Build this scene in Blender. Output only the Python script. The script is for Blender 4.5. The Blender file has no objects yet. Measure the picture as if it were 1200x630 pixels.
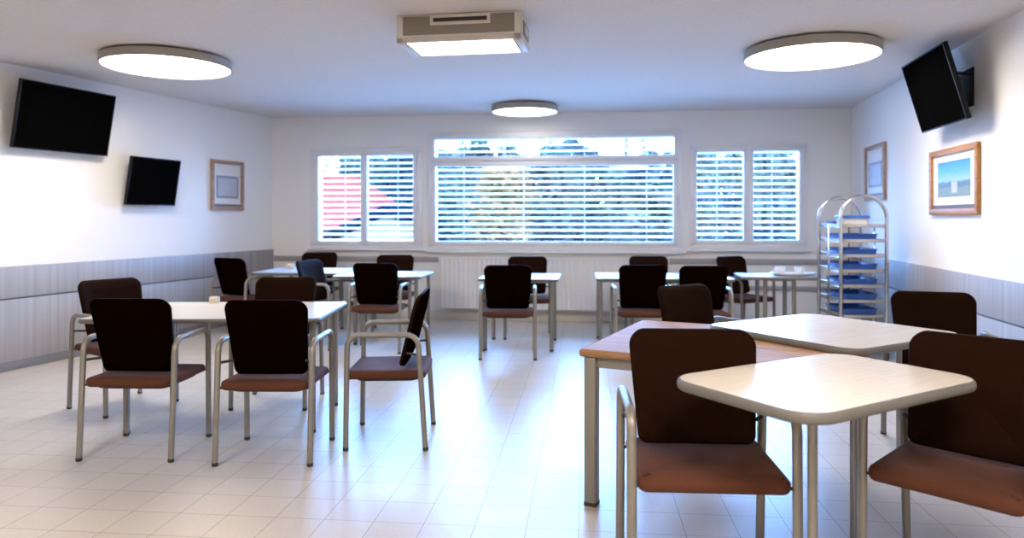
import bpy, bmesh, math, random
from mathutils import Vector, Matrix
PI = math.pi
R = math.radians
sc = bpy.context.scene
C = sc.collection
random.seed(7)

# ------------------------------------------------------------------ numbers of the place
CAM_H = 1.38
FOC = 840.0            # focal length in pixels of the 1200 px wide frame
CEIL = 2.775
BL = Vector((-3.359, 10.04, 0)); BR = Vector((4.314, 9.127, 0))
U = (BR - BL).normalized(); NB = Vector((-U.y, U.x, 0))          # along the back wall, outwards
BACK_ANG = math.atan2(U.y, U.x); BACK_LEN = (BR - BL).length
DL = Vector((-1.215, -3.64, 0)).normalized()                      # left wall, from the back corner to the camera
DR = Vector((-0.884, -4.33, 0)).normalized()                      # right wall
YF = -1.7                                                         # wall behind the camera
LL = (BL.y - YF) / -DL.y; LR = (BR.y - YF) / -DR.y
FL = BL + DL * LL; FR = BR + DR * LR
INL = Vector((-DL.y, DL.x, 0)); INL = INL if INL.x > 0 else -INL   # inwards
INR = Vector((-DR.y, DR.x, 0)); INR = INR if INR.x < 0 else -INR

# ------------------------------------------------------------------ materials
def nt_new(name):
    m = bpy.data.materials.new(name); m.use_nodes = True
    nt = m.node_tree
    return m, nt, nt.nodes['Principled BSDF']
def mat(name, col, rough=0.5, metal=0.0, spec=0.5, noise=None, bump=None, sheen=0.0, coat=0.0):
    """noise=(scale, amount) small colour variation of the stuff itself; bump=(scale, strength)"""
    m, nt, b = nt_new(name)
    b.inputs['Base Color'].default_value = (*col, 1)
    b.inputs['Roughness'].default_value = rough
    b.inputs['Metallic'].default_value = metal
    b.inputs['Specular IOR Level'].default_value = spec
    b.inputs['Sheen Weight'].default_value = sheen
    b.inputs['Coat Weight'].default_value = coat
    tc = nt.nodes.new('ShaderNodeTexCoord')
    if noise:
        n = nt.nodes.new('ShaderNodeTexNoise'); n.inputs['Scale'].default_value = noise[0]; n.inputs['Detail'].default_value = 4
        nt.links.new(tc.outputs['Object'], n.inputs['Vector'])
        r = nt.nodes.new('ShaderNodeValToRGB')
        a = noise[1]
        r.color_ramp.elements[0].color = (*[c * (1 - a) for c in col], 1); r.color_ramp.elements[0].position = .3
        r.color_ramp.elements[1].color = (*[min(1, c * (1 + a)) for c in col], 1); r.color_ramp.elements[1].position = .7
        nt.links.new(n.outputs['Fac'], r.inputs['Fac']); nt.links.new(r.outputs['Color'], b.inputs['Base Color'])
    if bump:
        n2 = nt.nodes.new('ShaderNodeTexNoise'); n2.inputs['Scale'].default_value = bump[0]; n2.inputs['Detail'].default_value = 3
        nt.links.new(tc.outputs['Object'], n2.inputs['Vector'])
        bp = nt.nodes.new('ShaderNodeBump'); bp.inputs['Strength'].default_value = bump[1]; bp.inputs['Distance'].default_value = 0.003
        nt.links.new(n2.outputs['Fac'], bp.inputs['Height']); nt.links.new(bp.outputs['Normal'], b.inputs['Normal'])
    return m
def wood(name, dark, light, rough=.4, spec=.5, axis='X', scale=6.0, coat=0.0):
    m, nt, b = nt_new(name)
    b.inputs['Roughness'].default_value = rough; b.inputs['Specular IOR Level'].default_value = spec
    b.inputs['Coat Weight'].default_value = coat
    tc = nt.nodes.new('ShaderNodeTexCoord'); mp = nt.nodes.new('ShaderNodeMapping')
    mp.inputs['Scale'].default_value = {'X': (.5, 9, 9), 'Y': (9, .5, 9), 'Z': (9, 9, .5)}[axis]
    n = nt.nodes.new('ShaderNodeTexNoise'); n.inputs['Scale'].default_value = scale; n.inputs['Detail'].default_value = 6
    n.inputs['Distortion'].default_value = .6
    r = nt.nodes.new('ShaderNodeValToRGB')
    r.color_ramp.elements[0].color = (*dark, 1); r.color_ramp.elements[0].position = .35
    r.color_ramp.elements[1].color = (*light, 1); r.color_ramp.elements[1].position = .62
    nt.links.new(tc.outputs['Object'], mp.inputs['Vector']); nt.links.new(mp.outputs['Vector'], n.inputs['Vector'])
    nt.links.new(n.outputs['Fac'], r.inputs['Fac']); nt.links.new(r.outputs['Color'], b.inputs['Base Color'])
    return m
def emit(name, col, strength):
    m = bpy.data.materials.new(name); m.use_nodes = True; nt = m.node_tree
    nt.nodes.remove(nt.nodes['Principled BSDF'])
    e = nt.nodes.new('ShaderNodeEmission'); e.inputs['Color'].default_value = (*col, 1); e.inputs['Strength'].default_value = strength
    nt.links.new(e.outputs['Emission'], nt.nodes['Material Output'].inputs['Surface'])
    return m

LAMP = 15.5
LAMP_COL = (1.0, .90, .78)
SKY = 38.0
SKY_COL = (.20, .45, 1.0)

M = {}
M['wall'] = mat('wall_paint', (.84, .82, .79), .85, spec=.2, bump=(180, .12))
M['ceiling'] = mat('ceiling_plaster', (.66, .615, .575), .9, spec=.1, noise=(55, .04), bump=(120, .35))
M['metal'] = mat('satin_grey_tube', (.27, .25, .22), .38, .45, bump=(400, .03))
M['chrome'] = mat('bright_steel', (.62, .60, .58), .16, 1.0, bump=(300, .01))
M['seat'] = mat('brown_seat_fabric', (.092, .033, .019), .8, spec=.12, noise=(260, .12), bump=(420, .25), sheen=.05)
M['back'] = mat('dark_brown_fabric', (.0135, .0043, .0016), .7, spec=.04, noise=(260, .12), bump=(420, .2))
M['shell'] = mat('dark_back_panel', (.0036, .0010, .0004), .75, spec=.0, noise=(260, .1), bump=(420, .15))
M['rubber'] = mat('dark_rubber', (.03, .03, .03), .7, bump=(90, .05))
M['top'] = wood('cream_laminate', (.76, .68, .565), (.82, .75, .64), .26, .55, 'X', 9)
M['edge'] = mat('grey_edge_band', (.15, .142, .13), .45, bump=(200, .03))
M['tabwhite'] = mat('white_laminate', (.80, .79, .77), .28, spec=.5, noise=(30, .02))
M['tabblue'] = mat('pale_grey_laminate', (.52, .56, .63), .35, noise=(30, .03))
M['oak'] = wood('oak_laminate', (.36, .20, .10), (.47, .285, .155), .55, .10, 'X', 6)
M['oakedge'] = wood('oak_edge', (.26, .135, .06), (.36, .20, .10), .5, .3, 'X', 8)
M['frame_wood'] = wood('picture_frame_wood', (.34, .145, .035), (.46, .22, .06), .42, .4, 'X', 5)
M['frame_wood_dull'] = wood('picture_frame_wood_dull', (.30, .17, .10), (.42, .26, .17), .5, .3, 'X', 5)
M['tvbody'] = mat('black_plastic', (.005, .005, .0055), .5, spec=.2, bump=(300, .02))
M['tvscreen'] = mat('dark_screen', (.002, .002, .0022), .6, spec=0)
M['tvscreen'].node_tree.nodes['Principled BSDF'].inputs['Coat Weight'].default_value = 0
M['led'] = mat('red_indicator', (.35, .04, .03), .4)
M['upvc'] = mat('white_window_frame', (.80, .80, .81), .35, bump=(60, .02))
M['slat'] = mat('white_slat', (.86, .88, .90), .45, bump=(60, .02))
M['radiator'] = mat('radiator_enamel', (.80, .79, .78), .35, bump=(60, .02))
M['cream'] = mat('cream_skirting', (.72, .67, .60), .5, bump=(60, .04))
M['rail'] = mat('grey_wall_rail', (.36, .35, .36), .5, noise=(40, .05))
M['skirting'] = mat('grey_skirting', (.20, .20, .215), .5, noise=(40, .05))
M['unit'] = mat('cream_casing', (.62, .57, .51), .5, bump=(60, .02))
M['unitpanel'] = mat('taupe_panel', (.235, .205, .17), .55, noise=(60, .04))
M['slot'] = mat('dark_slot', (.035, .027, .02), .7, bump=(60, .02))
M['lampring'] = mat('lamp_ring_taupe', (.33, .30, .265), .5, bump=(80, .02))
M['mount'] = mat('picture_mount', (.74, .71, .68), .8, bump=(120, .05))
M['shade_and_groove'] = mat('dark_shade_and_groove', (.13, .11, .12), .6, noise=(60, .05))  # panelling groove, and the painted shade strip inside the picture frames
M['print_grey'] = mat('grey_print', (.47, .46, .50), .5, noise=(12, .06))
M['print_edge'] = mat('grey_print_edge', (.26, .25, .28), .5, noise=(40, .05))
M['steelshelf'] = mat('steel_shelf', (.52, .50, .48), .3, .75, bump=(200, .02))
M['blue'] = mat('blue_plastic', (.035, .13, .50), .35, noise=(30, .06))
M['whiteplastic'] = mat('white_plastic', (.72, .72, .74), .35, noise=(30, .02))
M['ceramic'] = mat('white_ceramic', (.78, .76, .72), .25, noise=(30, .02))
M['yellowpaper'] = mat('yellow_paper', (.70, .58, .30), .8, noise=(30, .05))
M['lamp'] = emit('lamp_diffuser', LAMP_COL, LAMP)
M['lampadded'] = emit('added_lamp_diffuser', (1.0, .875, .73), 25.0)  # for the two lamps added out of view
M['lampdim'] = emit('small_lamp_diffuser', (1.0, .96, .92), 3.5)
M['unitlamp'] = emit('unit_diffuser', (1.0, .97, .92), 9.0)
# outside
M['roof'] = mat('red_roof_tiles', (.105, .0165, .0105), .8, spec=0, noise=(4, .25), bump=(6, .5))
M['render'] = mat('house_render', (.13, .075, .043), .8, spec=0, noise=(2, .05))
M['houseglass'] = mat('house_window_glass', (.05, .07, .12), .2)
M['eaves'] = mat('shaded_eaves', (.005, .003, .003), .8, spec=0, noise=(5, .1))  # near-black: the shade of the deep soffit is put into the colour
M['ground'] = mat('pale_bounce_ground', (.42, .42, .41), .95, noise=(1.5, .4))  # tone made pale to throw daylight up onto the ceiling
M['bark'] = mat('dark_bark', (.010, .009, .008), .9, spec=0, noise=(5, .3))
M['needle'] = mat('blue_green_needles', (.050, .045, .033), .9, spec=0, noise=(.6, .3))
M['twig'] = mat('bare_grey_twigs', (.055, .049, .034), .9, spec=0, noise=(2, .35))
M['yellow'] = mat('autumn_leaves', (.11, .05, .018), .85, spec=0, noise=(1.5, .35))

def floor_material():
    m, nt, b = nt_new('cream_floor_tiles')
    tc = nt.nodes.new('ShaderNodeTexCoord'); mp = nt.nodes.new('ShaderNodeMapping')
    mp.inputs['Rotation'].default_value = (0, 0, R(5.8)); mp.inputs['Location'].default_value = (.2586, .07, 0)
    br = nt.nodes.new('ShaderNodeTexBrick'); br.offset = 0.0; br.squash = 1.0
    br.inputs['Scale'].default_value = 1.0; br.inputs['Brick Width'].default_value = .232; br.inputs['Row Height'].default_value = .232
    br.inputs['Mortar Size'].default_value = .0017; br.inputs['Mortar Smooth'].default_value = .2; br.inputs['Bias'].default_value = 0
    br.inputs['Color1'].default_value = (.535, .485, .43, 1); br.inputs['Color2'].default_value = (.565, .515, .46, 1)
    br.inputs['Mortar'].default_value = (.19, .17, .15, 1)
    nt.links.new(tc.outputs['Object'], mp.inputs['Vector']); nt.links.new(mp.outputs['Vector'], br.inputs['Vector'])
    n = nt.nodes.new('ShaderNodeTexNoise'); n.inputs['Scale'].default_value = 60; n.inputs['Detail'].default_value = 5
    nt.links.new(tc.outputs['Object'], n.inputs['Vector'])
    mx = nt.nodes.new('ShaderNodeMix'); mx.data_type = 'RGBA'; mx.blend_type = 'OVERLAY'; mx.inputs[0].default_value = .12
    nt.links.new(br.outputs['Color'], mx.inputs[6]); nt.links.new(n.outputs['Fac'], mx.inputs[7])
    nt.links.new(mx.outputs[2], b.inputs['Base Color'])
    bp = nt.nodes.new('ShaderNodeBump'); bp.inputs['Strength'].default_value = .35; bp.inputs['Distance'].default_value = .002; bp.invert = True
    nt.links.new(br.outputs['Fac'], bp.inputs['Height']); nt.links.new(bp.outputs['Normal'], b.inputs['Normal'])
    b.inputs['Roughness'].default_value = .33; b.inputs['Specular IOR Level'].default_value = .5
    return m
M['floor'] = floor_material()
def panel_material():
    m, nt, b = nt_new('striped_grey_laminate')
    tc = nt.nodes.new('ShaderNodeTexCoord'); mp = nt.nodes.new('ShaderNodeMapping'); mp.inputs['Scale'].default_value = (22, .2, .25)
    n = nt.nodes.new('ShaderNodeTexNoise'); n.inputs['Scale'].default_value = 1; n.inputs['Detail'].default_value = 3
    r = nt.nodes.new('ShaderNodeValToRGB')
    r.color_ramp.elements[0].color = (.30, .285, .285, 1); r.color_ramp.elements[0].position = .3
    r.color_ramp.elements[1].color = (.40, .38, .375, 1); r.color_ramp.elements[1].position = .7
    nt.links.new(tc.outputs['Object'], mp.inputs['Vector']); nt.links.new(mp.outputs['Vector'], n.inputs['Vector'])
    nt.links.new(n.outputs['Fac'], r.inputs['Fac']); nt.links.new(r.outputs['Color'], b.inputs['Base Color'])
    b.inputs['Roughness'].default_value = .5; b.inputs['Specular IOR Level'].default_value = .35
    return m
M['panel'] = panel_material()
def glass_material():
    m = bpy.data.materials.new('window_glass'); m.use_nodes = True; nt = m.node_tree
    nt.nodes.remove(nt.nodes['Principled BSDF'])
    t = nt.nodes.new('ShaderNodeBsdfTransparent'); t.inputs['Color'].default_value = (.94, .97, .98, 1)
    g = nt.nodes.new('ShaderNodeBsdfGlossy'); g.inputs['Roughness'].default_value = .02
    f = nt.nodes.new('ShaderNodeFresnel'); f.inputs['IOR'].default_value = 1.35
    mx = nt.nodes.new('ShaderNodeMixShader')
    nt.links.new(f.outputs['Fac'], mx.inputs['Fac']); nt.links.new(t.outputs[0], mx.inputs[1]); nt.links.new(g.outputs[0], mx.inputs[2])
    nt.links.new(mx.outputs[0], nt.nodes['Material Output'].inputs['Surface'])
    return m
M['glass'] = glass_material()
def landscape_material():
    """printed photograph: blue sky, dark tree line, green field"""
    m, nt, b = nt_new('landscape_print')
    tc = nt.nodes.new('ShaderNodeTexCoord'); sp = nt.nodes.new('ShaderNodeSeparateXYZ')
    nt.links.new(tc.outputs['Generated'], sp.inputs[0])
    n = nt.nodes.new('ShaderNodeTexNoise'); n.inputs['Scale'].default_value = 9; n.inputs['Detail'].default_value = 5
    nt.links.new(tc.outputs['Generated'], n.inputs['Vector'])
    a = nt.nodes.new('ShaderNodeMath'); a.operation = 'MULTIPLY_ADD'; a.inputs[1].default_value = .14; a.inputs[2].default_value = -.07
    nt.links.new(n.outputs['Fac'], a.inputs[0])
    s = nt.nodes.new('ShaderNodeMath'); s.operation = 'ADD'
    nt.links.new(sp.outputs['Z'], s.inputs[0]); nt.links.new(a.outputs[0], s.inputs[1])
    r = nt.nodes.new('ShaderNodeValToRGB'); e = r.color_ramp.elements
    e[0].position = 0; e[0].color = (.20, .22, .13, 1)
    e[1].position = 1; e[1].color = (.04, .23, .52, 1)
    for p, c in ((.24, (.17, .20, .12)), (.30, (.07, .11, .09)), (.40, (.09, .13, .15)), (.45, (.30, .46, .62)), (.7, (.10, .34, .62))):
        x = e.new(p); x.color = (*c, 1)
    nt.links.new(s.outputs[0], r.inputs['Fac']); nt.links.new(r.outputs['Color'], b.inputs['Base Color'])
    b.inputs['Roughness'].default_value = .4
    return m
M['landscape'] = landscape_material()

# ------------------------------------------------------------------ mesh helpers
def box(bm, x0, x1, y0, y1, z0, z1, bevel=0.0, seg=2):
    t = bmesh.new()
    bmesh.ops.create_cube(t, size=1)
    for v in t.verts:
        v.co = Vector(((x0 + x1) / 2 + v.co.x * (x1 - x0), (y0 + y1) / 2 + v.co.y * (y1 - y0), (z0 + z1) / 2 + v.co.z * (z1 - z0)))
    if bevel > 0:
        bmesh.ops.bevel(t, geom=t.edges[:], offset=bevel, segments=seg, profile=.5, affect='EDGES', clamp_overlap=True)
    merge(bm, t)
def merge(bm, t):
    me = bpy.data.meshes.new('tmp'); t.to_mesh(me); t.free(); bm.from_mesh(me); bpy.data.meshes.remove(me)
def fillet(pts, rad, n=7):
    pts = [Vector(p) for p in pts]; out = [pts[0]]
    for i in range(1, len(pts) - 1):
        p, a, b = pts[i], pts[i - 1], pts[i + 1]
        da, db = (a - p), (b - p); la, lb = da.length, db.length; da /= la; db /= lb
        ang = da.angle(db); t = min(rad / math.tan(ang / 2), la * .49, lb * .49); rr = t * math.tan(ang / 2)
        c = p + (da + db).normalized() * (rr / math.sin(ang / 2))
        s, e = p + da * t - c, p + db * t - c
        tot = s.angle(e); ax = s.cross(e).normalized()
        for k in range(n + 1):
            out.append(c + Matrix.Rotation(tot * k / n, 3, ax) @ s)
    out.append(pts[-1]); return out
def tube(bm, pts, rad, seg=14, caps=True):
    pts = [Vector(p) for p in pts]; n = len(pts)
    rads = rad if isinstance(rad, (list, tuple)) else [rad] * n
    tang = [(pts[min(i + 1, n - 1)] - pts[max(i - 1, 0)]).normalized() for i in range(n)]
    ref = Vector((1, 0, 0)) if abs(tang[0].x) < .9 else Vector((0, 1, 0))
    nrm = (ref - tang[0] * ref.dot(tang[0])).normalized(); rings = []
    for i in range(n):
        nrm = (nrm - tang[i] * nrm.dot(tang[i])).normalized(); bi = tang[i].cross(nrm)
        rings.append([bm.verts.new(pts[i] + (nrm * math.cos(2 * PI * k / seg) + bi * math.sin(2 * PI * k / seg)) * rads[i]) for k in range(seg)])
    for a, b in zip(rings, rings[1:]):
        for k in range(seg):
            bm.faces.new((a[k], a[(k + 1) % seg], b[(k + 1) % seg], b[k]))
    if caps:
        bm.faces.new(rings[0][::-1]); bm.faces.new(rings[-1])
def lathe(bm, prof, seg=48, center=(0, 0, 0), close=True):
    """prof: list of (r, z); r=0 ends become poles"""
    cx, cy, cz = center; rings = []
    for r, z in prof:
        if r < 1e-6: rings.append([bm.verts.new((cx, cy, cz + z))])
        else: rings.append([bm.verts.new((cx + r * math.cos(2 * PI * k / seg), cy + r * math.sin(2 * PI * k / seg), cz + z)) for k in range(seg)])
    for a, b in zip(rings, rings[1:]):
        for k in range(seg):
            k2 = (k + 1) % seg
            f = [a[k % len(a)], a[k2 % len(a)], b[k2 % len(b)], b[k % len(b)]]
            f = list(dict.fromkeys(f))
            if len(f) > 2: bm.faces.new(f)
def round_rect(w0, w1, h0, h1, r0, r1, n=8):
    """outline in 2-D: y from h0 (width w0, corner r0) to h1 (width w1, corner r1), counter-clockwise"""
    out = []
    for cx, cy, a0, r in ((w0 / 2 - r0, h0 + r0, -90, r0), (w1 / 2 - r1, h1 - r1, 0, r1), (-w1 / 2 + r1, h1 - r1, 90, r1), (-w0 / 2 + r0, h0 + r0, 180, r0)):
        for k in range(n + 1):
            a = R(a0 + 90 * k / n); out.append((cx + r * math.cos(a), cy + r * math.sin(a)))
    return out
def inset(outl, d):
    n = len(outl); res = []
    for i in range(n):
        a, b, c = Vector(outl[i - 1]), Vector(outl[i]), Vector(outl[(i + 1) % n])
        t = ((b - a).normalized() + (c - b).normalized())
        t = t.normalized() if t.length > 1e-9 else (c - b).normalized()
        res.append((b.x - t.y * d, b.y + t.x * d))
    return res
def pad(bm, outl, prof, grid=0):
    """stack of inset outlines: prof = [(inset, z), ...]; both ends capped with concentric rings for shaping"""
    rings = []
    cx = sum(p[0] for p in outl) / len(outl); cy = sum(p[1] for p in outl) / len(outl)
    def ring(pts, z): return [bm.verts.new((p[0], p[1], z)) for p in pts]
    for d, z in prof: rings.append(ring(inset(outl, d), z))
    for a, b in zip(rings, rings[1:]):
        for k in range(len(a)):
            k2 = (k + 1) % len(a); bm.faces.new((a[k], a[k2], b[k2], b[k]))
    for rg, flip in ((rings[0], True), (rings[-1], False)):
        cur = rg; z = rg[0].co.z; base = [v.co.copy() for v in rg]
        for s in ([.8, .6, .4, .2] if grid else []):
            nx = [bm.verts.new((cx + (p.x - cx) * s, cy + (p.y - cy) * s, z)) for p in base]
            for k in range(len(cur)):
                k2 = (k + 1) % len(cur); f = (cur[k], cur[k2], nx[k2], nx[k]); bm.faces.new(f[::-1] if flip else f)
            cur = nx
        bm.faces.new(cur[::-1] if flip else cur)
def xf(bm, fn):
    for v in bm.verts: v.co = fn(v.co)
def obj(name, bm, m, parent=None, smooth=True, loc=None, rotz=0.0, sharp=35):
    bmesh.ops.recalc_face_normals(bm, faces=bm.faces[:])
    me = bpy.data.meshes.new(name); bm.to_mesh(me); bm.free()
    for mm in (m if isinstance(m, (list, tuple)) else [m]): me.materials.append(mm)
    if smooth:
        me.polygons.foreach_set('use_smooth', [True] * len(me.polygons))
        me.set_sharp_from_angle(angle=R(sharp))
    o = bpy.data.objects.new(name, me); C.objects.link(o)
    if parent: o.parent = parent
    if loc is not None: o.location = loc
    o.rotation_euler.z = rotz
    return o
def tag(o, label, cat, group=None):
    o['label'] = label; o['category'] = cat
    if group: o['group'] = group
    return o
def thing(name, label, cat, loc=(0, 0, 0), rotz=0.0, group=None):
    o = bpy.data.objects.new(name, None); o.empty_display_size = .1; C.objects.link(o)
    o.location = loc; o.rotation_euler = (0, 0, rotz)
    return tag(o, label, cat, group)
def struct(o):
    o['kind'] = 'structure'; return o
def kids(o): return [c for c in bpy.data.objects if c.parent == o]
def copy_tree(o, parent=None):
    c = o.copy(); C.objects.link(c); c.parent = parent
    for ch in kids(o): copy_tree(ch, c)
    return c
def place(o, loc, rotz=0.0, label=None, group=None):
    o.location = loc; o.rotation_euler = (0, 0, rotz)
    if label: o['label'] = label
    if group: o['group'] = group
    return o
def face(fx, fy): return math.atan2(fy, fx) - PI / 2

# ------------------------------------------------------------------ room shell
def prism(bm, poly, z0, z1):
    a = [bm.verts.new((p.x, p.y, z0)) for p in poly]; b = [bm.verts.new((p.x, p.y, z1)) for p in poly]
    n = len(poly)
    for k in range(n): bm.faces.new((a[k], a[(k + 1) % n], b[(k + 1) % n], b[k]))
    bm.faces.new(a[::-1]); bm.faces.new(b)
room = [BL, BR, FR, FL]
bm = bmesh.new(); prism(bm, room, -.2, 0); struct(obj('floor', bm, M['floor'], smooth=False))
bm = bmesh.new(); prism(bm, room, CEIL, CEIL + .2); struct(obj('ceiling', bm, M['ceiling'], smooth=False))
def wall(name, origin, d, length, outn, m=None):
    bm = bmesh.new()
    p = [Vector((0, 0, 0)), d * length, d * length + outn * .2, outn * .2]
    prism(bm, p, 0, CEIL); return struct(obj(name, bm, m or M['wall'], smooth=False, loc=origin))
wall('wall_left', BL, DL, LL, -INL); wall('wall_right', BR, DR, LR, -INR)
df = (FR - FL).normalized(); wall('wall_front', FL, df, (FR - FL).length, Vector((0, -1, 0)))

def bw(px, py=None):
    """where a line of sight meets the back wall: distance along it (and height)"""
    k = (px - 600) / FOC
    u = (k * BL.y - BL.x) / (U.x - k * U.y)
    Y = BL.y + u * U.y
    return u if py is None else (u, CAM_H + (255 - py) * Y / FOC)
WT = .30
openings = []
for x0, x1, yt, yb in ((367, 493, 176, 288), (505, 797, 156, 291), (811, 943, 171, 289)):
    u0, u1 = bw(x0), bw(x1); um = (x0 + x1) / 2
    openings.append((u0, u1, bw(um, yb)[1], bw(um, yt)[1]))
bm = bmesh.new()
us = [0.0] + [v for o in openings for v in o[:2]] + [BACK_LEN]
for i in range(len(us) - 1):
    if i % 2 == 0: box(bm, us[i], us[i + 1], 0, WT, 0, CEIL)
    else:
        o = openings[i // 2]; box(bm, us[i], us[i + 1], 0, WT, 0, o[2]); box(bm, us[i], us[i + 1], 0, WT, o[3], CEIL)
bmesh.ops.remove_doubles(bm, verts=bm.verts[:], dist=1e-5)
struct(obj('wall_back', bm, M['wall'], smooth=False, loc=BL, rotz=BACK_ANG))

def frame4(bm, x0, x1, z0, z1, w, y0, y1, bevel=.006):
    box(bm, x0, x1, y0, y1, z0, z0 + w, bevel); box(bm, x0, x1, y0, y1, z1 - w, z1, bevel)
    box(bm, x0, x0 + w, y0, y1, z0 + w * .5, z1 - w * .5, bevel); box(bm, x1 - w, x1, y0, y1, z0 + w * .5, z1 - w * .5, bevel)
win_labels = ['white framed window on the left with two casements, a red roof behind it', 'wide white framed window in the middle with a narrow strip above', 'white framed window with two casements near the tray trolley']
blind_labels = ['white slatted outside blind over the left window facing the red roof', 'wide white slatted outside blind over the middle window',
                'white slatted outside blind over the right window nearest the trolley']
glassboxes = [
    [(374, 424, 183, 282), (431, 485, 182, 282)],
    [(510, 790, 162, 183), (511, 789, 194, 283)],
    [(816, 871, 178, 281), (882, 936, 177, 281)]]
for i, (o, gb) in enumerate(zip(openings, glassboxes)):
    u0, u1, z0, z1 = o; uc = (u0 + u1) / 2
    org = BL + U * uc; org = Vector((org.x, org.y, z0)); H = z1 - z0; hw = (u1 - u0) / 2
    bm = bmesh.new()
    frame4(bm, -hw - .03, hw + .03, -.03, H + .03, .075, -.030, .05)
    w = struct(obj('window_%d' % (i + 1), bm, M['upvc'], loc=org, rotz=BACK_ANG)); w['label'] = win_labels[i]; w['category'] = 'window'
    if i == 1:
        zt = bw(650, 188)[1] - z0
        bm = bmesh.new(); box(bm, -hw + .02, hw - .02, -.02, .05, zt - .05, zt + .05, .006); obj('transom_bar', bm, M['upvc'], w)
    else:
        bm = bmesh.new(); uu = bw((gb[0][1] + gb[1][0]) / 2) - uc
        box(bm, uu - .028, uu + .028, -.046, .04, .03, H - .03, .008); obj('meeting_bar', bm, M['upvc'], w)
    for (x0, x1, yt, yb) in gb:
        xm = (x0 + x1) / 2
        ga, gbb = bw(x0) - uc, bw(x1) - uc; zb, zz = bw(xm, yb)[1] - z0, bw(xm, yt)[1] - z0
        sw = .05
        bm = bmesh.new(); frame4(bm, ga - sw, gbb + sw, zb - sw, zz + sw, sw + .004, -.048, .035, .008)
        s = obj('sash', bm, M['upvc'], w)
        bm = bmesh.new(); box(bm, ga - .003, gbb + .003, .0, .006, zb - .003, zz + .003); obj('pane', bm, M['glass'], s, smooth=False)
    # handles and hinges
    hs = [] if i == 1 else [bw(367) - uc if i == 0 else bw(942) - uc]
    for hx in ([-hw + .0, hw - .0] if i == 1 else [-hw, hw]):
        for hz in (.12, H - .12):
            bm = bmesh.new(); tube(bm, [(hx * .985, -.034, hz - .04), (hx * .985, -.034, hz + .04)], .009, 10); obj('hinge', bm, M['upvc'], w)
    hx = {0: bw(490) - uc, 1: bw(798) - uc - .03, 2: bw(810.5) - uc + .0}[i]
    bm = bmesh.new(); box(bm, hx - .014, hx + .014, -.05, -.02, H * .42, H * .42 + .07, .006); box(bm, hx - .01, hx + .01, -.066, -.046, H * .42 - .09, H * .42 + .05, .006)
    obj('handle', bm, M['whiteplastic'], w)
    # inner sill
    bm = bmesh.new(); box(bm, -hw - .07, hw + .07, -.07, .0, -.062, -.032, .008); obj('window_sill', bm, M['upvc'], w)
    # outside blind
    bl = thing('venetian_blind', blind_labels[i], 'blind', org + NB * .2, BACK_ANG)
    bm = bmesh.new(); pitch = .083; z = .07; k = 0
    while z < H - .03:
        n = 6; top = []; bot = []
        for j in range(n + 1):
            t = j / n - .5
            yy = t * .080; zz = z + .012 * (1 - (2 * t) ** 2) + t * .080 * .26
            top.append((yy, zz + .0012)); bot.append((yy, zz - .0012))
        va = [[bm.verts.new((x, y, q)) for (y, q) in top + bot[::-1]] for x in (-hw + .03, hw - .03)]
        m_ = len(va[0])
        for j in range(m_): bm.faces.new((va[0][j], va[0][(j + 1) % m_], va[1][(j + 1) % m_], va[1][j]))
        bm.faces.new(va[0][::-1]); bm.faces.new(va[1])
        z += pitch
    obj('slats', bm, M['slat'], bl)
    for sx in (-1, 1):
        bm = bmesh.new(); box(bm, sx * (hw - .020) - .013, sx * (hw - .020) + .013, -.05, .05, .003, H - .003, .004); obj('guide_rail', bm, M['slat'], bl)
    bm = bmesh.new(); box(bm, -hw + .03, hw - .03, -.04, .04, .01, .035, .006); obj('bottom_rail', bm, M['slat'], bl)
    nc = 4 if i == 1 else 2
    for c in range(nc):
        bm = bmesh.new(); xx = -hw + (c + .5) * 2 * hw / nc; tube(bm, [(xx, .03, .02), (xx, .03, H - .004)], .002, 6); obj('ladder_cord', bm, M['slat'], bl)

# trim of the back wall
def back_strip(name, u0, u1, z0, z1, t, m, bev=.004):
    bm = bmesh.new(); box(bm, u0, u1, -t, 0, z0, z1, bev); return struct(obj(name, bm, m, loc=BL, rotz=BACK_ANG))
r0, r1 = bw(519), bw(779)
back_strip('trim_1', .03, r0 - .06, .775, .85, .018, M['rail'])
back_strip('trim_2', r1 + .06, BACK_LEN - .03, .775, .85, .018, M['rail'])
back_strip('trim_3', r1 + .06, BACK_LEN - .03, .44, .50, .018, M['rail'])
back_strip('baseboard_back', .03, BACK_LEN - .03, 0, .12, .015, M['cream'])
# side wall panelling: two boards over a dark skirting, with a groove between
def side_panel(name, origin, d, length, inn, z0, z1, t, m):
    bm = bmesh.new()
    s = 1 if (d.x * inn.y - d.y * inn.x) > 0 else -1
    box(bm, .0, length, min(0, s * t), max(0, s * t), z0, z1, .003)
    return struct(obj(name, bm, m, loc=origin, rotz=math.atan2(d.y, d.x)))
for nm, og, d, L_, inn, k in (('left', BL, DL, LL, INL, 4), ('right', BR, DR, LR, INR, 7)):
    side_panel('trim_%d' % k, og, d, L_, inn, .655, .94, .022, M['panel'])
    side_panel('trim_%d' % (k + 1), og, d, L_, inn, .08, .64, .022, M['panel'])
    side_panel('trim_%d' % (k + 2), og, d, L_, inn, .638, .657, .010, M['shade_and_groove'])
    side_panel('baseboard_' + nm, og, d, L_, inn, 0, .08, .016, M['skirting'])

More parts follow.
